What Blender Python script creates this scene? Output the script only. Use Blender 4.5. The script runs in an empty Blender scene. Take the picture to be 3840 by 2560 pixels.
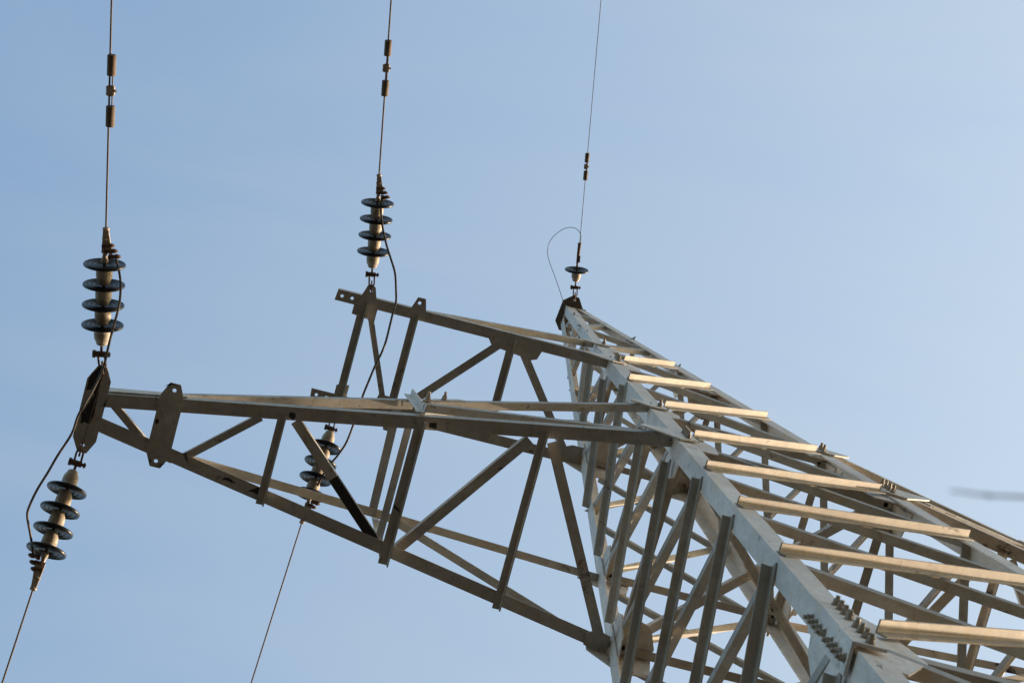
import bpy, bmesh, math, random
from mathutils import Vector, Matrix
random.seed(7)
S = 0.466            # metres per design unit
ZG = -47.82          # ground level in design units (z = 0 is the top crossarm's tie level)
scn = bpy.context.scene
COL = scn.collection
def P(x, y=None, z=None):
    if y is None: x, y, z = x
    return Vector((x*S, y*S, (z-ZG)*S))
X, Y, Zv = Vector((1,0,0)), Vector((0,1,0)), Vector((0,0,1))

# ---------------------------------------------------------------- materials
def nodes(name):
    m = bpy.data.materials.new(name); m.use_nodes = True
    nt = m.node_tree; b = nt.nodes['Principled BSDF']
    return m, nt, b
def noise(nt, scale, detail=6, rough=.6, vec=None, dist=0.0):
    n = nt.nodes.new('ShaderNodeTexNoise'); n.inputs['Scale'].default_value = scale
    n.inputs['Detail'].default_value = detail; n.inputs['Roughness'].default_value = rough
    n.inputs['Distortion'].default_value = dist
    if vec: nt.links.new(vec, n.inputs['Vector'])
    return n.outputs['Fac']
def ramp(nt, fac, stops):
    r = nt.nodes.new('ShaderNodeValToRGB'); nt.links.new(fac, r.inputs['Fac'])
    els = r.color_ramp.elements
    els[0].position, els[0].color = stops[0][0], (*stops[0][1], 1) if len(stops[0][1]) == 3 else stops[0][1]
    els[1].position, els[1].color = stops[-1][0], (*stops[-1][1], 1)
    for p_, c_ in stops[1:-1]:
        e = els.new(p_); e.color = (*c_, 1)
    return r.outputs['Color']
def mix(nt, fac, a, b):
    m = nt.nodes.new('ShaderNodeMix'); m.data_type = 'RGBA'
    if isinstance(fac, (int, float)): m.inputs[0].default_value = fac
    else: nt.links.new(fac, m.inputs[0])
    for v, i in ((a, 6), (b, 7)):
        if isinstance(v, tuple): m.inputs[i].default_value = (*v, 1)
        else: nt.links.new(v, m.inputs[i])
    return m.outputs[2]
def bump(nt, b, h, strength, dist):
    n = nt.nodes.new('ShaderNodeBump'); n.inputs['Strength'].default_value = strength
    n.inputs['Distance'].default_value = dist
    nt.links.new(h, n.inputs['Height']); nt.links.new(n.outputs['Normal'], b.inputs['Normal'])
def paint(name, base, rust_amt, black_amt, rough=.55):
    m, nt, b = nodes(name)
    geo = nt.nodes.new('ShaderNodeNewGeometry'); pos = geo.outputs['Position']
    mp = nt.nodes.new('ShaderNodeMapping'); nt.links.new(pos, mp.inputs['Vector'])
    mp.inputs['Scale'].default_value = (1, 1, .35)
    v = mp.outputs['Vector']
    lo = tuple(c*.70 for c in base); hi = tuple(min(1, c*1.12) for c in base)
    c0 = ramp(nt, noise(nt, 2.6, 5, .65, v), [(.30, lo), (.70, hi)])
    yel = (base[0]*.86, base[1]*.72, base[2]*.50)          # thin ochre weathering
    f1 = ramp(nt, noise(nt, 7.5, 8, .72, v, .6), [(.48, (0,0,0)), (.72, (.75,.75,.75))])
    c1 = mix(nt, f1, c0, yel)
    f2 = ramp(nt, noise(nt, 5.3, 10, .78, v, 1.2), [(.66-rust_amt, (0,0,0)), (.74-rust_amt, (1,1,1))])
    c2 = mix(nt, f2, c1, (.17, .095, .05))
    f2b = ramp(nt, noise(nt, 30, 6, .85, pos), [(.595-.4*rust_amt, (0,0,0)), (.70, (.8,.8,.8))])
    fg = ramp(nt, noise(nt, 14, 7, .75, v, .4), [(.40, (0,0,0)), (.66, (.45,.45,.45))])      # dull grey grime mottling
    c2 = mix(nt, fg, c2, (base[0]*.50, base[1]*.50, base[2]*.50))
    c2b = mix(nt, f2b, c2, (.20, .13, .08))
    f3 = ramp(nt, noise(nt, 3.4, 10, .74, v, .9), [(.632-black_amt, (0,0,0)), (.672-black_amt, (.92,.92,.92))])
    c3 = mix(nt, f3, c2b, (.022, .018, .016))
    nt.links.new(c3, b.inputs['Base Color'])
    b.inputs['Roughness'].default_value = rough
    b.inputs['Specular IOR Level'].default_value = .22
    bump(nt, b, noise(nt, 60, 6, .7, pos), .25, .0006)
    return m
def simple(name, a, b2, scale, rough, metal=0, bmp=.0008, spec=.5, bscale=None):
    m, nt, b = nodes(name)
    geo = nt.nodes.new('ShaderNodeNewGeometry'); pos = geo.outputs['Position']
    nt.links.new(ramp(nt, noise(nt, scale, 6, .7, pos), [(.35, a), (.65, b2)]), b.inputs['Base Color'])
    b.inputs['Roughness'].default_value = rough; b.inputs['Metallic'].default_value = metal
    b.inputs['Specular IOR Level'].default_value = spec
    if bmp: bump(nt, b, noise(nt, bscale or scale*3, 5, .7, pos), .5, bmp)
    return m
PAINT = paint('weathered_white_paint', (.77, .735, .695), .06, .0)
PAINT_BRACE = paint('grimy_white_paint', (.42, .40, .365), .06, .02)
PAINT_ARM = paint('worn_grey_paint', (.54, .525, .49), .075, .03)
PAINT_BLACK = paint('peeled_black_primer', (.10, .09, .08), .02, .12)
PAINT_HEAD = paint('stained_head_plate', (.22, .19, .15), .08, .05)
TAR = simple('black_tar_paint', (.012,.011,.012), (.022,.020,.020), 30, .6)
NUT = simple('rusty_bolt_steel', (.44, .41, .36), (.29, .24, .18), 30, .6)
RUST = simple('rusty_iron', (.075, .042, .030), (.16, .085, .052), 40, .75)
GALV = simple('galvanised_clamp', (.50, .46, .39), (.33, .24, .17), 34, .55)
CAP = simple('insulator_cap_cement', (.50, .46, .39), (.33, .27, .20), 22, .6)
SHELL = simple('black_porcelain_glaze', (.007, .008, .012), (.012, .014, .020), 20, .30, 0, 0, .35)
WIRE = simple('weathered_aluminium_wire', (.13, .095, .078), (.075, .055, .045), 60, .6)
WIRE_DARK = simple('dark_steel_wire', (.05, .045, .045), (.08, .065, .06), 60, .5)
CABLE = simple('dark_aged_cable', (.050,.040,.035), (.085,.065,.055), 60, .6)
WEIGHT = simple('damper_cast_iron', (.115, .085, .066), (.18, .135, .10), 60, .8)
BARK = simple('bark', (.16, .13, .11), (.24, .20, .17), 30, .9)
CONC = simple('footing_concrete', (.32, .31, .29), (.42, .41, .38), 6, .9)

# ---------------------------------------------------------------- mesh builder
class MB:
    def __init__(s): s.v, s.f, s.m = [], [], []
    def add(s, vs, fs, mi=0):
        o = len(s.v); s.v += [Vector(a) for a in vs]
        s.f += [tuple(i+o for i in f) for f in fs]; s.m += [mi]*len(fs); return s
    def prism(s, pts, d, mi=0):                 # closed polygon pts pushed along vector d
        n = len(pts); pts = [Vector(a) for a in pts]
        s.add(pts + [a+d for a in pts],
              [tuple(range(n))[::-1], tuple(range(n, 2*n))] + [(i, (i+1) % n, n+(i+1) % n, n+i) for i in range(n)], mi)
        return s
    def box(s, c, ax, ay, az, mi=0):            # half-extent vectors
        vs = [c+sx*ax+sy*ay+sz*az for sx in (-1,1) for sy in (-1,1) for sz in (-1,1)]
        s.add(vs, [(0,1,3,2),(4,6,7,5),(0,4,5,1),(2,3,7,6),(0,2,6,4),(1,5,7,3)], mi); return s
    def tube(s, pts, r, n=8, mi=0, closed=False, twist=0):
        pts = [Vector(a) for a in pts]; rs = r if isinstance(r, (list, tuple)) else [r]*len(pts)
        prev = None; o = len(s.v); N = len(pts)
        for i, p in enumerate(pts):
            if closed: t = (pts[(i+1) % N]-pts[i-1]).normalized()
            else: t = (pts[min(i+1, N-1)]-pts[max(i-1, 0)]).normalized()
            if prev is None:
                u = t.orthogonal().normalized()
            else:
                u = (prev - prev.dot(t)*t).normalized()
            prev = u; w = t.cross(u)
            for k in range(n):
                a = 2*math.pi*k/n; s.v.append(p+rs[i]*(math.cos(a)*u+math.sin(a)*w))
        R = N if closed else N-1
        for i in range(R):
            for k in range(n):
                a = o+i*n+k; b = o+i*n+(k+1) % n; j = (i+1) % N
                c = o+j*n+(k+1) % n; d = o+j*n+k
                s.f.append((a, b, c, d)); s.m.append(mi)
        if not closed:
            s.f.append(tuple(o+k for k in range(n))[::-1]); s.f.append(tuple(o+(N-1)*n+k for k in range(n))); s.m += [mi, mi]
        return s
    def lathe(s, base, axis, prof, n=40, mi=0):
        axis = axis.normalized(); u = axis.orthogonal().normalized(); w = axis.cross(u); o = len(s.v)
        for r, h in prof:
            for k in range(n):
                a = 2*math.pi*k/n; s.v.append(base+axis*h+r*(math.cos(a)*u+math.sin(a)*w))
        for i in range(len(prof)-1):
            for k in range(n):
                s.f.append((o+i*n+k, o+i*n+(k+1) % n, o+(i+1)*n+(k+1) % n, o+(i+1)*n+k)); s.m.append(mi)
        s.f.append(tuple(o+k for k in range(n))[::-1]); s.f.append(tuple(o+(len(prof)-1)*n+k for k in range(n))); s.m += [mi, mi]
        return s
    def build(s, name, mats, parent=None, smooth=False, label=None, sharp=None):
        org = Vector((0,0,0)); q = parent
        while q is not None: org += Vector(q.location); q = q.parent
        me = bpy.data.meshes.new(name); me.from_pydata([v-org for v in s.v], [], s.f); me.update()
        bm = bmesh.new(); bm.from_mesh(me); bmesh.ops.recalc_face_normals(bm, faces=bm.faces); bm.to_mesh(me); bm.free()
        if not isinstance(mats, (list, tuple)): mats = [mats]
        for m in mats: me.materials.append(m)
        for pf, mi in zip(me.polygons, s.m): pf.material_index = mi; pf.use_smooth = smooth
        if smooth: me.set_sharp_from_angle(angle=math.radians(sharp or 40))
        o = bpy.data.objects.new(name, me); COL.objects.link(o); o.parent = parent
        if label: o['label'] = label
        return o
def empty(name, loc, parent=None, **kw):
    o = bpy.data.objects.new(name, None); COL.objects.link(o); o.empty_display_size = .2
    org = Vector((0,0,0)); q = parent
    while q is not None: org += Vector(q.location); q = q.parent
    o.location = Vector(loc)-org; o.parent = parent
    for k, v in kw.items(): o[k] = v
    return o
def tag(o, label, cat, group=None, kind=None):
    if label: o['label'] = label
    if cat: o['category'] = cat
    if group: o['group'] = group
    if kind: o['kind'] = kind
    return o

T = .018  # steel thickness (units)
def angle(mb, p0, p1, n1, n2, a=.11, b=None, t=T, mi=0):
    """rolled steel angle; heel runs p0-p1 (units), flanges point to n1 and n2"""
    p0, p1 = P(p0), P(p1); ax = (p1-p0).normalized()
    f1 = Vector(n1); f1 = (f1-f1.dot(ax)*ax).normalized()
    f2 = Vector(n2); f2 = f2-f2.dot(ax)*ax; f2 = (f2-f2.dot(f1)*f1).normalized()
    b = b or a; a, b, t = a*S, b*S, t*S; r = t*.9
    prof = [(0,0),(a,0),(a,t*.7),(a-t*.3,t),(t+r,t),(t+r*.3,t+r*.3),(t,t+r),(t,b-t*.3),(t*.7,b),(0,b)]
    mb.prism([p0+f1*x_+f2*y_ for x_, y_ in prof], p1-p0, mi); return mb
def plate(mb, pts, nrm, t=T, mi=0):
    mb.prism([P(q) for q in pts], Vector(nrm).normalized()*t*S, mi); return mb
def bolt(parent, c, n, r=.032, stub=.05, axis_is_P=True):
    """washer, hex nut and threaded stub standing on a surface at c (units)"""
    m = MB(); c = P(c); n = Vector(n).normalized(); u = n.orthogonal().normalized(); w = n.cross(u)
    def ring(r_, k, h0, h1, ph=0):
        pts = [c+n*h0+r_*(math.cos(ph+2*math.pi*i/k)*u+math.sin(ph+2*math.pi*i/k)*w) for i in range(k)]
        m.prism(pts, n*(h1-h0))
    ph = random.uniform(0, 1)
    ring(r*1.22*S, 14, 0, .010*S); ring(r*S, 6, .010*S, .055*S, ph); ring(r*.60*S, 10, .055*S, (.055+stub)*S)
    return m.build('bolt', NUT, parent)

# ---------------------------------------------------------------- tower geometry
Zt, Za, Zb, Zc, Zd = 9.983, 0.0, -2.952, -9.881, -13.178
K = .05613; WT = .230
DEV = {'A': (-.0456,.0244,-.0481,.0036), 'B': (-.0171,-.0523,.0279,-.0168),
       'C': (.0513,.0633,.0135,.0056), 'D': (.0064,-.0071,-.0019,.0021)}
SG = {'A': (-1,-1), 'B': (-1,1), 'C': (1,-1), 'D': (1,1)}
def leg(l, z):
    sx, sy = SG[l]; d = DEV[l]; w = 1-K*(z-Zb)
    if z > .001:
        wa = 1-K*(0-Zb); s = z/Zt
        return Vector((sx*(wa*(1-s)+WT*s)+d[0]*(1-s), sy*(wa*(1-s)+WT*s)+d[1]*(1-s), z))
    k = max(z, -28)/10
    return Vector((sx*w+d[0]+d[2]*k, sy*w+d[1]+d[3]*k, z))
FACES = [('A','C', (0,-1,0)), ('B','A', (-1,0,0)), ('D','B', (0,1,0)), ('C','D', (1,0,0))]
E_ = -25.50
NODES = [Za, Zb, -6.32, Zc, Zd, -16.25, -19.02, -21.95, E_, -30.6, -36.0, -41.7, -47.0]
GUS = {Za, Zb, Zc, Zd, E_}

tower = empty('lattice_tower', P(0,0,ZG))
tag(tower, 'tall white lattice steel pylon with tapering four-legged body and three crossarms', 'pylon')
LA = .25
legs = {}
for l in 'ABCD':
    sx, sy = SG[l]; m = MB()
    fx, fy = Vector((-sx,0,0)), Vector((0,-sy,0))
    angle(m, leg(l, 0), leg(l, Zt), fx, fy, .205, t=.020)
    angle(m, leg(l, E_+.1), leg(l, 0), fx, fy, LA, t=.024)
    lo = leg(l, ZG+.4); q = leg(l, E_+.1)+Vector((-sx*.03, -sy*.03, 0))
    angle(m, lo, q, fx, fy, LA+.01, t=.028)
    legs[l] = m.build('leg', PAINT, tower)
    f = MB(); c = P(lo.x, lo.y, ZG+.3)
    f.box(c, X*.30, Y*.30, Zv*.26); f.box(P(lo.x, lo.y, ZG)+Zv*.385, X*.17, Y*.17, Zv*.012, 1)
    f.build('footing', [CONC, PAINT], tower)
    # splice cover angle with its bolts, outside the leg just above the lower section
    z0, z1 = -26.05, -24.35; o = Vector((sx*.010, sy*.010, 0)); m = MB()
    a0, a1 = leg(l, z0)+o, leg(l, z1)+o
    ov = Vector((sx*.024, sy*.024, 0))
    angle(m, a0+ov, a1+ov, fx, fy, LA+.045, t=.030)
    cov = m.build('splice_cover', PAINT, legs[l])
    if l in 'AC':
        for k in range(8):
            s = .05+.90*(k+(.6 if k > 3 else 0))/7.6
            c = a0.lerp(a1, 1-s)+ov
            bolt(legs[l], c+Vector((-sx*.165, sy*.002, 0)), (0, sy, 0), .035, .030)
            bolt(legs[l], c+Vector((sx*.002, -sy*.165, 0)), (sx, 0, 0), .035, .030)

def trimmed(p, q, a, b):
    d = (q-p).normalized(); return p+d*a, q-d*b
def xbrace(face, i):
    Pn, Qn, n = face; n = Vector(n); hi, lo = NODES[i], NODES[i+1]
    size = .112 if lo > -22 else .125
    if i > 8: size = .15
    side = n in (Vector((-1,0,0)), Vector((1,0,0)))
    tg = .46
    th = tg if hi in GUS else (.16 if side else .14); tl = tg if lo in GUS else (.16 if side else .02)
    # outer diagonal: lower end on P, upper end on Q, lying on the outside of the leg flanges
    a, b = leg(Pn, lo), leg(Qn, hi)
    if i == 0: tl, th = tl+.15, th+.11
    if i == 1: th += .13
    a, b = trimmed(a, b, tl, th)
    a, b = a+n*.008, b+n*.008
    m = MB(); dn = Vector((0,0,-1)); angle(m, a, b, dn, n, size)
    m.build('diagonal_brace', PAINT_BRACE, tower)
    # inner diagonal: upper end on P, lower end on Q, on the inside of the flanges
    a, b = leg(Pn, hi), leg(Qn, lo)
    a, b = trimmed(a, b, .08, .08); a, b = a-n*.030, b-n*.030
    m = MB(); angle(m, a, b, (0,0,1), -n, size)
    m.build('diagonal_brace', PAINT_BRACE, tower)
    # small packing washer welded where the two cross
    if lo > E_-.1:
        c = (leg(Pn, lo)+leg(Qn, hi)+leg(Pn, hi)+leg(Qn, lo))*.25
        cc = P(c-n*.010); t_ = (leg(Qn, hi)-leg(Pn, lo)).normalized(); up = n.cross(t_)
        m = MB(); m.box(cc-up*.035*S*0, t_*.07*S, up*.05*S, n*.011*S); m.build('packing_plate', PAINT, tower)
for i in range(len(NODES)-1):
    for f in FACES: xbrace(f, i)
# horizontals
for lv, size in ((Zb,.11),(Zc,.115),(Zd,.125),(E_,.17),(-36.0,.17)):
    for Pn, Qn, n in FACES:
        n = Vector(n); a, b = trimmed(leg(Pn, lv), leg(Qn, lv), .12, .12)
        m = MB(); dz = Vector((0,0,-.16))
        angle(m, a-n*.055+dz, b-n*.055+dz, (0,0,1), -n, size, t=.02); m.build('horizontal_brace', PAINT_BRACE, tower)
# zigzag of the peak
PZ = [Za, 2.95, 3.9, 7.35, 7.9, Zt-.1]
for fi, (Pn, Qn, n) in enumerate(FACES):
    n = Vector(n); seq = [(Pn, .15), (Qn, 2.75), (Pn, 4.35), (Qn, 7.15), (Pn, Zt-.9)]
    for k in range(4):
        (l0, z0), (l1, z1) = seq[k], seq[k+1]
        a, b = trimmed(leg(l0, z0), leg(l1, z1), .08, .05)
        if k % 2 == 0: a, b = a-n*.026, b-n*.026
        else: a, b = a-n*.028, b-n*.028
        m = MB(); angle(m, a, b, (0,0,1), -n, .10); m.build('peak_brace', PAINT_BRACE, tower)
    a, b = trimmed(leg(Pn, Zt), leg(Qn, Zt), -.02, -.02)
    m = MB(); angle(m, a+n*.004, b+n*.004, (0,0,-1), -n, .09, t=.016); m.build('top_band', PAINT, tower)
# plan bracing at the crossarm levels, with horizontal gussets in the corners
def plan(lv, arm_gus=True):
    for (l0, l1, dz, f) in (('A','D',-.14,1), ('B','C',-.02,-1)):
        a, b = trimmed(leg(l0, lv), leg(l1, lv), .34, .34); dzv = Vector((0,0,dz-.02))
        m = MB(); d = (b-a).normalized(); s = Vector((-d.y, d.x, 0))
        angle(m, a+dzv-s*.06, b+dzv-s*.06, s, (0,0,-1) if dz < -.1 else (0,0,1), .12); m.build('plan_brace', PAINT_ARM, tower)
    m = MB(); c = Vector((0, 0, lv-.09)); d = Vector((.7, .7, 0)); s = Vector((-.7, .7, 0))
    plate(m, [c+d*.2+s*.07, c-d*.2+s*.07, c-d*.2-s*.07, c+d*.2-s*.07], (0,0,-1), .02); m.build('crossing_plate', PAINT_ARM, tower)
    for l in 'ABCD':
        sx, sy = SG[l]; c = leg(l, lv)
        pts = [(.04,.04),(.46,.04),(.58,.20),(.46,.50),(.20,.58),(.04,.46)] if l in 'BC' else [(.04,.04),(.34,.04),(.46,.18),(.42,.42),(.18,.46),(.04,.34)]
        m = MB(); plate(m, [(c.x-sx*u, c.y-sy*v, lv-.135) for u, v in pts], (0,0,1), .016)
        m.build('gusset_plate', PAINT_ARM, tower)
plan(Zb); plan(Zd); plan(E_)
# gusset plates on the faces at every bolted level + bolts
def lerpz(l, z, off=(0,0,0)): return leg(l, z)+Vector(off)
def face_gusset(l, lv, big, armdir):
    """plates on the outer faces of leg l: one in the -Y/+Y face (carries chord + bolts), one in the X face"""
    sx, sy = SG[l]; ty = .026
    yo = lambda z: leg(l, z).y+sy*.014
    xo = lambda z: leg(l, z).x
    h = .80 if big else .55; w = .46 if big else .36
    # inward plate, welded inside the flange edge
    pts = [(xo(lv+h)-sx*.18, lv+h), (xo(lv+h*.6)-sx*(w), lv+h*.6), (xo(lv)-sx*(w+.12), lv-.05), (xo(lv)-sx*(w+.02), lv-h), (xo(lv-h)-sx*.20, lv-h-.05)]
    m = MB(); plate(m, [(a, yo(b)-sy*.040, b) for a, b in pts], (0, -sy, 0), .018)
    g = m.build('gusset_plate', PAINT, tower)
    # X-face plate hanging beside the leg
    pts = [(.12, h*.75), (.46, h*.45), (.58, -.10), (.46, -h*.95), (.12, -h*1.15)]
    m = MB(); plate(m, [(xo(lv+b)-sx*.034, leg(l, lv+b).y-sy*a, lv+b) for a, b in pts], (-sx, 0, 0), .018)
    m.build('gusset_plate', PAINT, tower)
    if armdir:
        # arm connection plate bolted outside the flange
        d = armdir
        pts = [(-d*.60, .13), (-d*.10, .16), (d*.06, .10) if False else (d*-.02, .30 if big else .12), (-d*.0+(-sx)*.24 if d*sx > 0 else .24, .10), ]
        e = .30
        if big: poly = [(sx*(.46 if l != 'B' else .30), .16), (sx*.10, .34), (-sx*.26, .42), (-sx*.30, -.34), (-sx*.02, -.52), (sx*(.46 if l != 'B' else .30), -.02)]
        else: poly = [(sx*.30, .10), (sx*.05, .24), (-sx*.25, .20), (-sx*.27, -.20), (0, -.28), (sx*.30, -.04)]
        m = MB(); plate(m, [(xo(lv+b)+a, yo(lv+b)+sy*.002, lv+b) for a, b in poly], (0, sy, 0), .020)
        g = m.build('arm_plate', PAINT, tower)
        n = 4 if big else (1 if sx < 0 else 2)
        for k in range(n):
            z = lv+(.24-.165*k if big else -.02-.16*k)
            c = Vector((xo(z)-sx*.15, yo(z)+sy*.024, z))
            bolt(g, c, (0, sy, 0), .034 if big else .038, .05)
for l in 'ABCD':
    sx = SG[l][0]
    for lv, big in ((Za, False), (Zb, True), (Zc, False), (Zd, True)):
        arm = sx < 0 or lv in (Zc, Zd)
        face_gusset(l, lv, big, arm)
# splice gussets on the two visible faces
for l in 'ABCD':
    sx, sy = SG[l]
    L = lambda z: leg(l, z)
    m = MB(); pts = [(.22,-23.9),(.50,-24.6),(.62,-25.4),(.66,-25.9),(.34,-26.6),(.20,-26.5)]
    plate(m, [(L(b).x-sx*a, L(b).y-sy*.030, b) for a, b in pts], (0,-sy,0), .02); m.build('gusset_plate', PAINT, tower)
    m = MB(); pts = [(.22,-24.2),(.46,-24.35),(.72,-25.1),(.60,-26.2),(.22,-26.6)]
    plate(m, [(L(b).x-sx*.030, L(b).y-sy*a, b) for a, b in pts], (-sx,0,0), .02); m.build('gusset_plate', PAINT, tower)

# ---------------------------------------------------------------- lower crossarms (left and right)
def poly_plate(parent, name, pts, z, up, t=.02, mat=PAINT_ARM, holes=()):
    """flat plate in the horizontal plane with real round holes"""
    bm = bmesh.new(); org = Vector((0,0,0)); q = parent
    while q is not None: org += Vector(q.location); q = q.parent
    def loop(cs):
        vs = [bm.verts.new(P(a, b, z)-org) for a, b in cs]
        return [bm.edges.new((vs[i], vs[(i+1) % len(vs)])) for i in range(len(vs))]
    es = loop(pts)
    for hx, hy, hr in holes:
        es += loop([(hx+hr*math.cos(2*math.pi*k/14), hy+hr*math.sin(2*math.pi*k/14)) for k in range(14)])
    bmesh.ops.triangle_fill(bm, edges=es, use_beauty=True)
    geom = bmesh.ops.extrude_face_region(bm, geom=list(bm.faces))
    for v in [g for g in geom['geom'] if isinstance(g, bmesh.types.BMVert)]: v.co.z += up*t*S
    bmesh.ops.recalc_face_normals(bm, faces=bm.faces)
    me = bpy.data.meshes.new(name); bm.to_mesh(me); bm.free(); me.materials.append(mat)
    o = bpy.data.objects.new(name, me); COL.objects.link(o); o.parent = parent; return o
TX = 1  # tip offsets
def lower_arm(s, lab):
    """s = -1: arm towards -X, s = +1: towards +X"""
    lA, lB = ('A','B') if s < 0 else ('C','D')
    arm = empty('crossarm', P(s*1.6, 0, Zd), tower, label=lab)
    def yc(x):                       # half width of the arm at |x|
        return .245+(9.0-x)*(1.555-.245)/(9.0-1.75)
    for l, sy in ((lA,-1), (lB,1)):
        m = MB(); r = leg(l, Zd)
        angle(m, (s*9.02, sy*.245, Zd), (r.x+s*.02, r.y+sy*.016, Zd), (0,-sy,0), (0,0,1), .178, t=.02)
        m.build('chord', PAINT_ARM, arm)
        pt = Vector((s*4.92, sy*.875, -11.52)); pc = leg(l, Zc)
        m = MB(); angle(m, pc+Vector((s*-.02, sy*.030, .0)), pt+Vector((s*-.1,0,.04)), (0,0,1), (0,-sy,0), .115)
        m.build('tie_member', PAINT_ARM, arm)
        m = MB(); angle(m, pt+Vector((s*.0,0,-.01)), (s*8.15, sy*.42, Zd+.16), (0,0,1), (0,-sy,0), .125)
        m.build('tie_member', PAINT_ARM, arm)
        m = MB(); angle(m, pt+Vector((s*-.02, sy*-.02,-.05)), (s*2.15, sy*1.47, Zd+.12), (0,0,1), (0,-sy,0), .115)
        m.build('side_diagonal', PAINT_ARM, arm)
        # post, sticking above the tie
        m = MB(); angle(m, (s*4.86, sy*(yc(4.86)+.012), Zd+.06), (s*4.95, sy*.90, -11.36), (s,0,0), (0,sy,0), .105)
        m.build('post', PAINT, arm)
        # lap plate with two bolts on the tie
        m = MB(); d = Vector((-s*1.0, sy*.15, .46)).normalized(); c = pt+Vector((-s*.35, sy*.03, .20))
        plate(m, [c-d*.30+Zv*.00, c+d*.45, c+d*.35+Zv*.13, c-d*.28+Zv*.13], (0, sy, 0), .02)
        lp = m.build('lap_plate', PAINT, arm)
        for k in (-.16, .10): bolt(lp, c+d*k+Zv*.06+Vector((0, sy*.022, 0)), (0, sy, 0), .036, .06)
        # long blue-white side plate at the tip
        m = MB(); plate(m, [(s*9.0, sy*.262, Zd+.07), (s*7.95, sy*.448, Zd+.07), (s*7.95, sy*.448, Zd+.26), (s*9.0, sy*.262, Zd+.32)], (0, sy, 0), .014)
        m.build('tip_side_plate', PAINT, arm)
    for x, ext in ((6.68,.03), (4.88,.10), (3.26,.04)):
        h = yc(x)+ext; m = MB()
        angle(m, (s*x+.05, -h+.16, Zd-.004), (s*x+.05, h, Zd-.004), (-1,0,0), (0,0,-1), .11 if x != 4.88 else .135)
        m.build('strut', PAINT_ARM, arm)
    m = MB(); angle(m, (s*5.06, -.85, -11.60), (s*5.02, .85, -11.60), (-1,0,0), (0,0,1), .12); m.build('upper_strut', PAINT_ARM, arm)
    m = MB(); angle(m, (s*4.96, -.90, -12.9), (s*4.96, .90, -12.9), (-1,0,0), (0,0,1), .10); m.build('upper_strut', PAINT_ARM, arm)
    for (x0, y0, x1, y1, a) in ((8.85,-.12,8.22,.36,.10), (7.85,.38,6.95,-.44,.10), (4.78,.90,3.42,-1.02,.135), (3.12,-1.06,1.78,1.40,.145)):
        m = MB(); d = Vector((s*(x1-x0), y1-y0, 0)).normalized(); n = Vector((-d.y, d.x, 0))
        angle(m, Vector((s*x0, y0, Zd+.024))-n*a/2, Vector((s*x1, y1, Zd+.024))-n*a/2, n, (0,0,1), a); m.build('diagonal', PAINT_ARM, arm)
    d = Vector((s*(5.02-6.50), .88+.50, 0)); d0 = Vector((s*6.50, -.50, Zd+.024)); n = Vector((-d.y, d.x, 0)).normalized()
    for t0, t1, mt in ((0,.455,PAINT_ARM),(.455,1,TAR)):
        m = MB(); angle(m, d0+d*t0-n*.0675, d0+d*t1-n*.0675, n, (0,0,1), .135); m.build('diagonal', mt, arm, label='diagonal with black painted lower half' if mt is TAR else None)
    hx = [(9.27,-.40),(9.17,-.60),(9.05,-.60),(8.96,-.42),(8.96,.40),(9.05,.58),(9.17,.58),(9.27,.40)]
    poly_plate(arm, 'end_plate', [(s*a, b) for a, b in hx], Zd-.006, -1, .022, PAINT_ARM, [(s*9.10,-.51,.025),(s*9.12,.48,.025)])
    def tar(name, pts, dz=0, parent=None):
        out = []
        for k in range(len(pts)):
            a, b = Vector((*pts[k], 0)), Vector((*pts[(k+1) % len(pts)], 0)); n_ = max(2, int((b-a).length/.035))
            for q in range(n_):
                v = a.lerp(b, q/n_); out.append((s*(v.x+random.uniform(-.007,.007)), v.y+random.uniform(-.007,.007)))
        return poly_plate(arm, name, out, Zd-.0295+dz, -1, .003, TAR)
    tar('tar_stain', [(9.165,-.575),(9.25,-.42),(9.25,-.25),(9.168,-.272),(9.128,-.212),(9.23,.066),(9.213,.203),(9.164,.174),(9.108,.192),(9.079,.096),(9.079,-.189),(9.099,-.379),(9.073,-.59)])
    tar('tar_stain', [(6.879,.555),(6.757,.479),(6.72,.485),(6.72,.575)], .0285)
    tar('tar_stain', [(7.251,.475),(7.171,.442),(7.051,.498),(7.121,.498)], .0285)
    tar('tar_stain', [(6.60,-.60),(6.52,-.61),(6.52,-.52),(6.60,-.53)], .0285)
    tar('tar_stain', [(4.78,-.93),(4.68,-.94),(4.68,-.86),(4.78,-.86)], .0285)
    tar('tar_stain', [(8.29,-.53),(8.21,-.60),(8.08,-.60),(8.03,-.53),(8.08,-.575),(8.20,-.575)]); tar('tar_stain', [(8.26,.40),(8.20,.525),(8.08,.53),(8.02,.46),(8.09,.50),(8.18,.50)])
    tar('tar_stain', [(8.281,-.106),(8.224,-.085),(8.252,-.024),(8.278,-.036)]); tar('tar_stain', [(8.961,-.201),(8.99,-.098),(8.962,-.08)])
    hx3 = [(8.30,-.42),(8.21,-.61),(8.07,-.61),(7.985,-.42),(7.985,.37),(8.07,.54),(8.21,.54),(8.30,.36)]
    poly_plate(arm, 'hanger_plate', [(s*a, b) for a, b in hx3], Zd-.006, -1, .022, PAINT_ARM, [(s*8.135,-.52,.027),(s*8.145,.455,.027)])
    for hx_, hy_ in ((8.135,-.52),(8.145,.455)):          # square doublers round the hanger holes
        q_ = .075; poly_plate(arm, 'hole_doubler', [(s*(hx_-q_), hy_-q_), (s*(hx_+q_*.8), hy_-q_*.9), (s*(hx_+q_*.8), hy_+q_), (s*(hx_-q_), hy_+q_)], Zd-.0285, -1, .010, PAINT_ARM, [(s*hx_, hy_, .027)])
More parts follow.
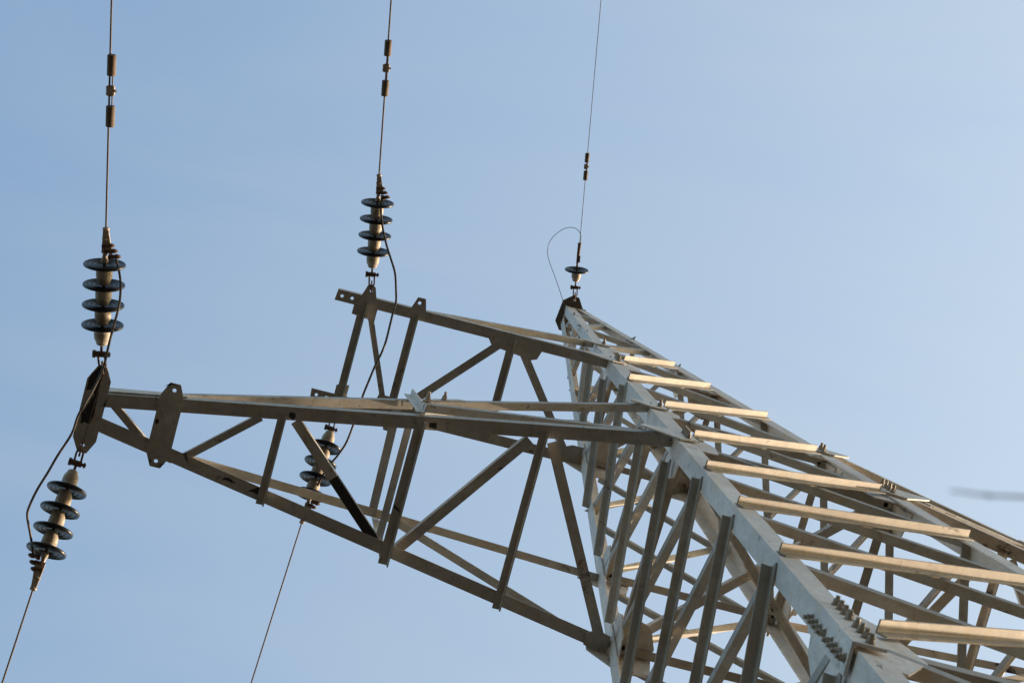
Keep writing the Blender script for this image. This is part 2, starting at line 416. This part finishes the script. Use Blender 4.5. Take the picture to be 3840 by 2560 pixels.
    # root gussets
    for l, sy in ((lB,1),):
        r = leg(l, Zd)
        pts = [(r.x+s*.02, r.y-sy*.22), (r.x+s*.22, r.y-sy*.27), (r.x+s*.36, r.y-sy*.20), (r.x+s*.36, r.y-sy*.03), (r.x+s*.10, r.y+sy*.05), (r.x+s*.02, r.y+sy*.05)]
        poly_plate(arm, 'root_gusset', pts, Zd-.008, -1, .018)
    return arm
armL = lower_arm(-1, 'long lower left crossarm tapering to a black hexagonal end plate')
armR = lower_arm(1, 'lower right crossarm leaving the frame behind the right leg')

# ---------------------------------------------------------------- upper crossarm (left only)
armU = empty('crossarm', P(-1, 0, Zb), tower, label='short upper left crossarm with two parallel chords')
for l, sy in (('A',-1), ('B',1)):
    r = leg(l, Zb); m = MB()
    angle(m, (-5.60, sy*1.0, Zb), (r.x, sy*1.0, Zb), (0,-sy,0), (0,0,1), .185, t=.02)
    plate(m, [(-5.94, sy*1.0, Zb+.02), (-5.60, sy*1.0, Zb+.02), (-5.60, sy*1.0, Zb+.185), (-5.94, sy*1.0, Zb+.185)], (0,-sy,0), .02)
    ch = m.build('chord', PAINT_ARM, armU)
    m = MB(); p0 = Vector((-4.42, sy*.985, Zb+.14)); p1 = leg(l, Za)+Vector((-.02, sy*.03, 0))
    angle(m, p0, p1, (0,0,1), (0,-sy,0), .115); m.build('tie_member', PAINT_ARM, armU)
    pts = [(-5.60, sy*.80), (-5.47, sy*1.20), (-5.40, sy*1.235), (-5.33, sy*1.19), (-5.20, sy*.80)]
    poly_plate(armU, 'hanger_plate', pts, Zb-.006, -1, .022, PAINT_ARM, [(-5.39, sy*1.11, .024)])
    pts = [(-4.70, sy*.84), (-4.57, sy*1.215), (-4.43, sy*1.215), (-4.33, sy*.84)]
    poly_plate(armU, 'hanger_plate', pts, Zb-.006, -1, .022, PAINT_ARM, [(-4.52, sy*1.12, .03)])
    pts = [(-3.22, sy*.86), (-3.10, sy*.70), (-2.36, sy*.62), (-2.26, sy*.66), (-2.20, sy*.86)] if sy < 0 else [(-4.85, .86), (-4.80, .62), (-4.05, .62), (-3.95, .86)]
    poly_plate(armU, 'root_gusset', pts, Zb+.020, 1, .016)
    pts = [(r.x-.01, sy*.96), (r.x-.36, sy*.96), (r.x-.36, sy*.72), (r.x-.22, sy*.66), (r.x-.01, sy*.66)]
    if sy > 0: poly_plate(armU, 'root_gusset', pts, Zb-.008, -1, .018)
    for x in (-5.86, -5.70):       # round bolt holes drawn as through-holes in a doubler at the free end
        pass
    poly_plate(armU, 'end_doubler', [(-5.95, sy*1.002), (-5.97, sy*.805), (-5.56, sy*.805), (-5.56, sy*1.002)], Zb-.001, 1, .0195, PAINT_ARM, [(-5.86, sy*.90, .028), (-5.68, sy*.905, .028)])
    e0, e1 = (-5.62, -5.20) if sy < 0 else (-5.56, -5.34)
    m = MB(); plate(m, [(e0, sy*.82, Zb+.02), (e0, sy*.64, Zb+.02), (e1, sy*.60, Zb+.02), (e1, sy*.82, Zb+.02)], (0,0,1), .016); m.build('strut_gusset', PAINT_ARM, armU)
for x in (-5.45, -4.53, -2.76):
    m = MB(); angle(m, (x+.055, -.90, Zb-.004 if x > -3 else Zb+.022), (x+.055, .90, Zb-.004 if x > -3 else Zb+.022), (-1,0,0), (0,0,-1), .135); m.build('strut', PAINT_ARM, armU)
for x0, y0, x1, y1, a in ((-5.30,-.70,-4.66,.82,.10), (-2.98,-.74,-4.36,.78,.145), (-2.50,-.68,-1.32,.86,.145)):
    m = MB(); d = Vector((x1-x0, y1-y0, 0)).normalized(); n = Vector((-d.y, d.x, 0))
    angle(m, Vector((x0, y0, Zb+.040))-n*a/2, Vector((x1, y1, Zb+.040))-n*a/2, n, (0,0,1), a); m.build('diagonal', PAINT_ARM, armU)

# peak head: two stained plates wrapped round the top of the legs
head = empty('peak_head', P(0,0,Zt), tower)
poly_plate(head, 'head_plate', [(-.33,-.33),(-.14,-.49),(.02,-.48),(.15,-.28),(.30,-.10),(.30,.30),(-.02,.34),(-.24,.36),(-.38,.17)], Zt+.03, 1, .02, PAINT_HEAD, [(-.06,-.40,.025)])
# ---------------------------------------------------------------- insulator strings
def link(mb, c, ax, side, L, w, r):                      # oval chain link
    pts = []
    for k in range(20):
        a = 2*math.pi*k/20; u = math.cos(a); v = math.sin(a)
        pts.append(c+ax*(u*w+(L-w)*(1 if u > 0 else -1))+side*v*w)
    mb.tube(pts, r, 6, closed=True)
CAPP = [(.012,-.024),(.027,-.022),(.034,-.016),(.0355,-.006),(.040,.002),(.0455,.012),(.0490,.026),(.0500,.044),(.0500,.054),(.0480,.056),(.0515,.061),(.0515,.082)]
SHP = [(.046,.074),(.070,.078),(.096,.083),(.114,.088),(.1225,.092),(.1270,.097),(.1280,.103),(.1255,.109),(.1200,.112),(.1140,.109),(.1090,.103),(.1010,.101),(.0960,.107),(.0910,.109),(.0860,.107),(.0820,.100),(.0730,.098),(.0680,.105),(.0635,.107),(.0590,.105),(.0550,.096),(.040,.093),(.020,.090)]
def string(label, P0, sh, disc1, dirv, n, sr=1.0, sh_=1.0, scale=1.0, group='insulator strings of the pylon', big=True):
    """P0 attachment hole, sh shackle pin, caps0 first cap top, all in units; dirv unit direction (world)"""
    P0, sh = P(P0), P(sh); d = dirv.normalized(); c0 = P(disc1)-d*.104*sh_
    cp = [(a*sr, b*sh_) for a, b in CAPP]; sp = [(a*sr, b*sh_) for a, b in SHP]
    root = empty('insulator_string', P0); tag(root, label, 'insulator', group)
    side = Vector((1,0,0)); side = (side-side.dot(d)*d).normalized(); nrm = d.cross(side)
    m = MB()
    ax = (sh-P0).normalized(); Lh = (sh-P0).length
    link(m, P0+ax*Lh*.25, ax, nrm, Lh*.34, .017*scale, .0062)
    link(m, P0+ax*Lh*.68, ax, side, Lh*.36, .021*scale, .0072)
    m.build('chain_link', RUST, root, True)
    m = MB(); pin = P0+ax*Lh*.97
    m.tube([pin-side*.042, pin+side*.030], .019*scale, 12); m.tube([pin-side*.052, pin-side*.034], .024, 6)
    m.tube([pin+side*.030, pin+side*.056], .010, 8); m.tube([pin+side*.040, pin+side*.052], .017, 6)
    m.tube([pin+side*.053-nrm*.02, pin+side*.053+nrm*.02], .002, 5)
    m.tube([pin, c0+d*.01], .0085, 8)
    m.build('shackle', RUST, root, True)
    p = c0
    for k in range(n):
        m = MB(); m.lathe(p, d, cp, 28)
        disc = m.build('insulator_cap', CAP, root, True)
        m = MB(); m.lathe(p, d, sp, 56); m.build('insulator_shell', SHELL, disc, True, sharp=75)
        m = MB(); m.tube([p+d*.085*sh_, p+d*.131*sh_], .010, 10); m.build('pin', RUST, disc, True)
        p = p+d*.1262*sh_
    return root, p, d, side, nrm
def clamp_on(root, p, d, side, nrm, wire_dir, L, jside=1):
    """wedge tension clamp with three U-bolts gripping the jumper tail"""
    m = MB(); e = p+d*.05
    m.tube([p-d*.01, p+d*.03, e], [.018,.015,.013], 10)
    m.lathe(p-d*.015, d, [(.018,0),(.024,.008),(.020,.03),(.012,.045)], 12)
    m.build('socket', GALV, root, True)
    m = MB(); q0, q1 = e, e+wire_dir*L
    w0, w1 = .046, .0165
    js = side*jside
    prof0 = [(-w0*.45, -.014), (w0*1.0, -.014), (w0*1.0, .014), (-w0*.45, .014)]
    prof1 = [(-w1, -.013), (w1, -.013), (w1, .013), (-w1, .013)]
    N = 7
    rings = []
    for i in range(N):
        t = i/(N-1); k = (1-t)**1.3; c = q0.lerp(q1, t)
        rings.append([c+js*(a0*k+a1*(1-k))+nrm*(b0*k+b1*(1-k)) for (a0,b0),(a1,b1) in zip(prof0, prof1)])
    vs = [v for r_ in rings for v in r_]; fs = []
    for i in range(N-1):
        for j in range(4): fs.append((i*4+j, i*4+(j+1) % 4, (i+1)*4+(j+1) % 4, (i+1)*4+j))
    fs += [(0,1,2,3), tuple((N-1)*4+j for j in range(4))]
    m.add(vs, fs); m.lathe(q1-wire_dir*.012, wire_dir, [(.016,0),(.0215,.006),(.0215,.014),(.016,.018)], 12)
    m.lathe(q0.lerp(q1,.55)-wire_dir*.0, wire_dir, [(.020,0),(.023,.004),(.020,.010)], 12)
    cl = m.build('tension_clamp', GALV, root, True, sharp=35)
    root['grip'] = tuple(q0.lerp(q1, -.16)+js*.072)
    for k in range(3):
        c = q0.lerp(q1, -.14+.22*k)+js*(.070-.020*k)
        m = MB(); pts = []
        for a in range(9):
            th = math.pi*a/8; pts.append(c+js*(.020*math.sin(th))+nrm*(.021*math.cos(th)))
        pts = [pts[0]-js*.05]+pts+[pts[-1]-js*.05]
        m.tube(pts, .0074, 6); m.lathe(c-wire_dir*.010, wire_dir, [(.011,0),(.0185,.003),(.0185,.021),(.011,.024)], 10)
        for s_ in (1,-1): m.tube([c-js*.048+nrm*.021*s_, c-js*.028+nrm*.021*s_], .0115, 6)
        m.build('u_bolt', RUST, cl, True)
    return q0, q1
def unit(a, b): return (P(b)-P(a)).normalized()
def strand(name, pts, r, mat, label, cat, group=None, n=8):
    m = MB(); m.tube(pts, r, n)
    org = pts[0]; root = m.build(name, mat, None, True)
    tag(root, label, cat, group); return root
def smooth_path(pts, k=6):
    out = []; N = len(pts)
    for i in range(N-1):
        p0, p1, p2, p3 = pts[max(i-1,0)], pts[i], pts[i+1], pts[min(i+2,N-1)]
        for j in range(k):
            t = j/k; out.append(.5*((2*p1)+(-p0+p2)*t+(2*p0-5*p1+4*p2-p3)*t*t+(-p0+3*p1-3*p2+p3)*t**3))
    out.append(pts[-1]); return out
def twisted(pts, r, mat, name, label, cat, group):
    """stranded conductor: a core tube with a visible lay"""
    m = MB(); m.tube(pts, r*.86, 8)
    L = 0; cum = [0]
    for i in range(1, len(pts)): L += (pts[i]-pts[i-1]).length; cum.append(L)
    m2 = m.build(name, mat, None, True); tag(m2, label, cat, group); return m2
def damper(label, c, d, side, L, rw, r_w, gap):
    """two cylindrical weights on a messenger wire held by a clamp, all on the conductor"""
    c = P(c); root = empty('vibration_damper', c); tag(root, label, 'damper', 'vibration dampers on the wires')
    nrm = d.cross(side)
    off = side*.014*rw/.027 + nrm*0
    m = MB(); m.tube([c+off-d*(gap+L*.5), c+off+d*(gap+L*.5)], .0042, 8); m.build('messenger_cable', WIRE, root, True)
    for s_ in (-1, 1):
        m = MB(); b = c+off*.45+d*(s_*(gap+L/2))-d*L/2
        m.lathe(b, d, [(rw*.55,0),(rw*.86,.001),(rw,.006),(rw,L-.006),(rw*.86,L-.001),(rw*.55,L)], 24)
        m.build('weight', WEIGHT, root, True)
    m = MB(); k = rw/.027
    m.box(c+off*.3, side*.016*k, nrm*.010*k, d*.032*k); m.tube([c-side*.014*k-d*.028*k, c-side*.014*k+d*.028*k], .009*k, 8)
    m.tube([c+off+side*.006*k-d*.026*k, c+off+side*.006*k-d*.004*k], .010*k, 8); m.tube([c+off+side*.006*k+d*.006*k, c+off+side*.006*k+d*.028*k], .010*k, 8)
    m.tube([c+side*.010*k, c+side*.040*k], .005*k, 8); m.tube([c+side*.028*k, c+side*.034*k], .009*k, 6)
    m.build('clamp', GALV, root, True)
    return root

G_W = 'line wires'
def sag(p, d, n, step, lift):
    """the rest of a span: the slope eases as the wire nears the low point"""
    out = [p]; d = Vector(d)
    for k in range(n):
        d = (d+Zv*lift).normalized(); out.append(out[-1]+d*step)
    return out
# -- front left
P0 = (-9.079,-.512,Zd-.03)
s1d = unit((-9.194,-.884,-13.276), (-9.401,-1.946,-13.414))
r1, e1, d1, sd1, nm1 = string('nearest string of four black insulator discs rising from the lower left arm tip', P0, (-9.170,-.770,-13.262), (-9.238,-1.150,-13.311), s1d, 4)
w1d = unit((-9.494,-2.457,-13.481), (-10.065,-5.259,-13.845))
q0, q1 = clamp_on(r1, e1, d1, sd1, nm1, (P(-9.488,-2.445,-13.479)-(e1+d1*.05)).normalized(), .150, 1)
far = P(-10.065,-5.259,-13.845)
strand('conductor', [q1-w1d*.02, far]+sag(far+w1d*9, w1d, 8, 6, .015), .0060, WIRE, 'thick line wire running up the left edge from the nearest insulator string', 'wire', G_W)
damper('large brown vibration damper on the left wire', (-9.83,-4.143,-13.70), w1d, sd1, .128, .0270, .009, .088)
# -- rear left
r2dir = Vector((-.055, .856, -.514)).normalized()
P2 = (-9.124,.466,Zd-.03)
r2, e2, d2, sd2, nm2 = string('leaning string of four insulator discs hanging below the lower left arm tip', P2, (-9.128,.712,-13.353), (-9.163,1.042,-13.551), r2dir, 4, .97, 1.05)
end2 = e2+r2dir*.05
tgt2 = P(-9.243,2.225,-14.262)
q0b, q1b = clamp_on(r2, e2, d2, sd2, nm2, (tgt2-end2).normalized(), (tgt2-end2).length, -1)
w2d = unit((-9.243,2.225,-14.262), (-9.304,3.31,-14.912))
strand('conductor', [q1b-w2d*.02]+sag(q1b+w2d*3, w2d, 12, 3, .05), .0058, WIRE, 'line wire leaving the bottom left corner below the leaning insulator string', 'wire', G_W)
# -- front middle
P3 = (-5.385,-1.108,Zb-.03)
s3d = unit((-5.486,-1.531,-3.058), (-5.686,-2.655,-3.205))
r3, e3, d3, sd3, nm3 = string('middle string of four insulator discs rising from the upper left crossarm', P3, (-5.458,-1.415,-3.044), (-5.533,-1.808,-3.094), s3d, 4, 1.04, 1.065)
q0c, q1c = clamp_on(r3, e3, d3, sd3, nm3, (P(-5.789,-3.162,-3.27)-(e3+d3*.05)).normalized(), .155, 1)
w3d = unit((-5.789,-3.162,-3.27), (-6.347,-6.063,-3.648))
far = P(-6.347,-6.063,-3.648)
strand('conductor', [q1c-w3d*.02, far]+sag(far+w3d*9, w3d, 8, 6, .015), .0068, WIRE, 'line wire rising to the top edge from the middle insulator string', 'wire', G_W)
damper('mid-sized brown vibration damper on the middle wire', (-6.142,-4.930,-3.500), w3d, sd3, .128, .0285, .009, .096)
# -- rear middle
r4dir = Vector((-.073, .855, -.513)).normalized()
P4 = (-5.47,1.10,Zb-.03)
r4, e4, d4, sd4, nm4 = string('string of four insulator discs half hidden behind the lower left crossarm', P4, (-5.482,1.372,-3.264), (-5.500,1.674,-3.445), r4dir, 4, 1.05, 1.12)
end4 = e4+r4dir*.05; tgt4 = P(-5.604,2.90,-4.180)
q0d, q1d = clamp_on(r4, e4, d4, sd4, nm4, (tgt4-end4).normalized(), (tgt4-end4).length, 1)
w4d = unit((-5.604,2.90,-4.180), (-5.822,5.403,-5.683))
strand('conductor', [q1d-w4d*.02]+sag(q1d+w4d*3, w4d, 14, 3, .042), .0058, WIRE, 'thin line wire falling to the bottom edge below the half hidden insulator string', 'wire', G_W)
# -- earth wire
P5 = (-.06,-.400,Zt+.02)
s5d = unit((-.144,-.714,9.939), (-.333,-1.72,9.809))
r5, e5, d5, sd5, nm5 = string('single small insulator disc on the very top of the pylon', P5, (-.144,-.705,9.941), (-.227,-1.102,9.889), s5d, 1)
w5d = unit((-.333,-1.72,9.809), (-1.409,-7.147,9.103))
m = MB(); m.tube([e5-d5*.02, e5+d5*.07], [.012,.010], 8)
ca = e5+d5*.05; cb = P(-.333,-1.72,9.809)
m.tube([ca, ca.lerp(cb,.45), cb], [.013,.017,.019], 10); m.lathe(cb-w5d*.01, w5d, [(.015,0),(.023,.004),(.023,.010),(.015,.013)], 12)
m.box(ca.lerp(cb,.22)+sd5*.014, sd5*.010, nm5*.012, w5d*.035)
m.build('tension_clamp', RUST, r5, True)
far = P(-1.409,-7.147,9.103)
strand('earth_wire', [cb-w5d*.02, far]+sag(far+w5d*12, w5d, 8, 6, .012), .0036, WIRE_DARK, 'thinnest wire rising from the top of the pylon to the upper edge', 'wire', G_W)
damper('small vibration damper on the thin earth wire above the pylon top', (-.691,-3.458,9.583), w5d, sd5, .102, .0238, .006, .044)

# ---------------------------------------------------------------- jumper cables
CAMP = Vector((-7.7399,-6.4607,-44.39))
RC = Matrix(((0.962391,-0.25967,-0.07984),(0.244822,0.956374,-0.159406),(0.117749,0.133865,0.983979)))
def loop_cable(name, pts, r, mat, label, cat, ends=(None, None)):
    pts = smooth_path([P(q) for q in pts], 5)
    if ends[0] is not None: pts = [ends[0]]+pts
    if ends[1] is not None: pts = pts+[ends[1]]
    return strand(name, pts, r, mat, label, cat, 'jumper cables', 8)
JL = [(-9.258, -2.048, -13.5), (-9.163, -1.879, -13.599), (-9.102, -1.702, -13.696), (-9.07, -1.505, -13.801), (-9.069, -1.272, -13.92), (-9.067, -1.028, -14.026), (-9.06, -0.782, -14.133), (-9.106, -0.507, -14.257), (-9.163, -0.309, -14.349), (-9.211, -0.129, -14.394), (-9.234, 0.11, -14.375), (-9.343, 0.441, -14.347), (-9.407, 0.671, -14.328), (-9.49, 0.939, -14.306), (-9.537, 1.176, -14.242), (-9.54, 1.322, -14.191), (-9.466, 1.535, -14.111), (-9.385, 1.769, -14.024), (-9.358, 1.893, -13.98)]
JM = [(-5.638, -2.718, -3.27), (-5.59, -2.516, -3.355), (-5.496, -2.268, -3.465), (-5.367, -2.017, -3.582), (-5.237, -1.812, -3.683), (-5.119, -1.61, -3.788), (-5.042, -1.362, -3.907), (-4.996, -1.174, -3.995), (-5.003, -1.022, -4.065), (-5.006, -0.818, -4.158), (-5.011, -0.514, -4.298), (-5.041, -0.31, -4.393), (-5.087, -0.078, -4.373), (-5.121, 0.192, -4.34), (-5.154, 0.477, -4.305), (-5.158, 0.692, -4.28), (-5.185, 1.075, -4.234), (-5.218, 1.363, -4.197), (-5.295, 1.622, -4.108), (-5.362, 1.781, -4.051), (-5.441, 2.021, -3.969), (-5.485, 2.273, -3.886), (-5.508, 2.479, -3.82)]
JE = [(-0.321, -1.728, 9.82), (-0.33, -1.848, 9.887), (-0.387, -1.955, 9.955), (-0.487, -2.006, 10.018), (-0.606, -1.991, 10.086), (-0.728, -1.918, 10.163), (-0.832, -1.785, 10.253), (-0.92, -1.63, 10.29), (-0.961, -1.468, 10.272), (-0.945, -1.308, 10.254), (-0.879, -1.155, 10.236), (-0.767, -0.982, 10.213), (-0.629, -0.786, 10.131), (-0.488, -0.563, 9.974), (-0.364, -0.354, 9.83), (-0.279, -0.106, 9.63), (-0.258, 0.098, 9.3)]

loop_cable('jumper_cable', JL, .0076, CABLE, 'thick dark jumper cable looping past the black end plate at the left', 'cable', (Vector(r1['grip']), Vector(r2['grip'])))
loop_cable('jumper_cable', JM, .0088, CABLE, 'jumper cable looping from the middle insulator string down behind the lower crossarm', 'cable', (Vector(r3['grip']), None))
loop_cable('jumper_cable', JE, .0034, WIRE_DARK, 'thin wire arching in a loop beside the pylon top', 'cable')
strand('binding_wire', [P(-9.085,-.50,Zd-.07), P(-9.10,0,Zd-.10), P(-9.118,.46,Zd-.07)], .0028, WIRE, 'thin tie wire stretched across the black end plate', 'wire')

for q_ in (r1, r2, r3, r4):
    if 'grip' in q_: del q_['grip']
# ---------------------------------------------------------------- overhead twig (out of focus, close to the camera)
tree = empty('bare_sapling', P(-2.6,-5.6,ZG)); tag(tree, 'out-of-focus bare grey twig reaching in at the right edge', 'twig')
tp = [P(-2.6,-5.6,ZG), P(-2.62,-5.62,-45), P(-2.5,-5.66,-43), P(-2.55,-5.7,-41.6), P(-2.5,-5.7,-40.2), P(-2.45,-5.75,-38.8)]
m = MB(); m.tube(tp, [.035,.028,.022,.018,.011,.003], 10); trunk = m.build('trunk', BARK, tree, True)
TW = [(-6.751,-5.997,-41.319),(-6.700,-6.004,-41.324),(-6.652,-6.015,-41.329)]
bp_ = [P(-2.55,-5.7,-41.6), P(-3.8,-5.85,-41.45), P(-5.4,-5.95,-41.36)]+[P(q) for q in TW[::-1]]
m = MB(); m.tube(bp_, [.011,.007,.0035,.0010,.0008,.0006], 8)
m.lathe(P(TW[1])-X*.003, X, [(.0005,0),(.0012,.0015),(.0012,.0045),(.0005,.006)], 8)
m.build('branch', BARK, tree, True)
for k in range(9):
    z = -46+k*.8; a = k*2.4; b0 = Vector((-2.56*S, -5.66*S, (z-ZG)*S)); dd = Vector((abs(math.cos(a))*.6, math.sin(a)*.6, .5))
    m = MB(); L = .75-.05*k; m.tube([b0, b0+dd*L*.5+Zv*.04, b0+dd*L+Zv*.12], [.007,.004,.0012], 6); m.build('branch', BARK, tree, True)

# ---------------------------------------------------------------- ground
m, nt, b = nodes('dry_field')
geo = nt.nodes.new('ShaderNodeNewGeometry'); pos = geo.outputs['Position']
c = ramp(nt, noise(nt, .25, 8, .7, pos), [(.35,(.022,.0195,.014)),(.65,(.015,.014,.010))])
c = mix(nt, ramp(nt, noise(nt, 6, 8, .7, pos), [(.45,(0,0,0)),(.6,(1,1,1))]), c, (.026,.022,.017))
nt.links.new(c, b.inputs['Base Color']); b.inputs['Roughness'].default_value = .95
bump(nt, b, noise(nt, 9, 8, .8, pos), 1, .06)
N = 60; bm = bmesh.new(); R_ = 900
vs = [[None]*(N+1) for _ in range(N+1)]
for i in range(N+1):
    for j in range(N+1):
        u = (i/N*2-1); v = (j/N*2-1); x_ = R_*u*abs(u)**1.5; y_ = R_*v*abs(v)**1.5
        r_ = math.hypot(x_, y_); h = (math.sin(x_*.05)*math.cos(y_*.06))*.5*min(1, r_/60)
        vs[i][j] = bm.verts.new((x_, y_, h))
for i in range(N):
    for j in range(N): bm.faces.new((vs[i][j], vs[i+1][j], vs[i+1][j+1], vs[i][j+1]))
me = bpy.data.meshes.new('ground'); bm.to_mesh(me); bm.free(); me.materials.append(m)
for pf in me.polygons: pf.use_smooth = True
g = bpy.data.objects.new('ground', me); COL.objects.link(g); g['kind'] = 'structure'; g['label'] = 'dry grassy ground under the pylon'

# ---------------------------------------------------------------- light
SUN = Vector((.957,.044,.284)).normalized()
elev = math.asin(SUN.z)
sd = bpy.data.lights.new('sun', 'SUN'); sd.energy = 2.35; sd.angle = math.radians(.5); sd.color = (1.0,.76,.54)
so = bpy.data.objects.new('sun', sd); COL.objects.link(so); so.rotation_euler = SUN.to_track_quat('Z','Y').to_euler()
w = bpy.data.worlds.new('World'); scn.world = w; w.use_nodes = True; nt = w.node_tree
VEIL = (1.66, 1.76, 1.64)
bg = nt.nodes['Background']; sky = nt.nodes.new('ShaderNodeTexSky'); sky.sky_type = 'NISHITA'; sky.sun_disc = False
sky.sun_elevation = elev; sky.sun_rotation = math.atan2(SUN.x, SUN.y)
sky.altitude = 100; sky.air_density = 1.85; sky.dust_density = 9.3; sky.ozone_density = 3.4
# thin high cirrus veil, denser towards the sun's side of the sky
tc = nt.nodes.new('ShaderNodeTexCoord'); mp = nt.nodes.new('ShaderNodeMapping'); nt.links.new(tc.outputs['Generated'], mp.inputs['Vector'])
mp.inputs['Rotation'].default_value = (0, 0, .5); mp.inputs['Scale'].default_value = (1.2, 5.0, 1.0)
nz = noise(nt, 2.6, 7, .55, mp.outputs['Vector'], .9)
dp = nt.nodes.new('ShaderNodeVectorMath'); dp.operation = 'DOT_PRODUCT'; nt.links.new(tc.outputs['Generated'], dp.inputs[0]); dp.inputs[1].default_value = (.97, .12, 0)
mr = nt.nodes.new('ShaderNodeMapRange'); nt.links.new(dp.outputs['Value'], mr.inputs['Value'])
mr.inputs['From Min'].default_value = -.10; mr.inputs['From Max'].default_value = .42; mr.inputs['To Min'].default_value = .02; mr.inputs['To Max'].default_value = .34
mm = nt.nodes.new('ShaderNodeMath'); mm.operation = 'MULTIPLY_ADD'; nt.links.new(nz, mm.inputs[0]); mm.inputs[1].default_value = .34; nt.links.new(mr.outputs['Result'], mm.inputs[2])
ms = nt.nodes.new('ShaderNodeMath'); ms.operation = 'SUBTRACT'; nt.links.new(mm.outputs[0], ms.inputs[0]); ms.inputs[1].default_value = .155; ms.use_clamp = True
nt.links.new(mix(nt, ms.outputs[0], sky.outputs['Color'], VEIL), bg.inputs['Color']); bg.inputs['Strength'].default_value = .15

# ---------------------------------------------------------------- camera
cd = bpy.data.cameras.new('camera'); co = bpy.data.objects.new('camera', cd); COL.objects.link(co); scn.camera = co
rows = (RC[0], -RC[1], -RC[2]); M3 = Matrix((rows[0], rows[1], rows[2])).transposed()
co.matrix_world = Matrix.Translation(P(CAMP)) @ M3.to_4x4()
cd.sensor_width = 36; cd.lens = 84.2913; cd.shift_x = 3.4826/3840; cd.shift_y = 7.8535/3840
cd.clip_start = .05; cd.clip_end = 3000
cd.dof.use_dof = True; cd.dof.focus_distance = 15.8; cd.dof.aperture_fstop = 11

scn.view_settings.view_transform = 'Standard'; scn.view_settings.look = 'None'
scn.view_settings.exposure = 1.5; scn.view_settings.gamma = 1
scn.render.engine = 'CYCLES'
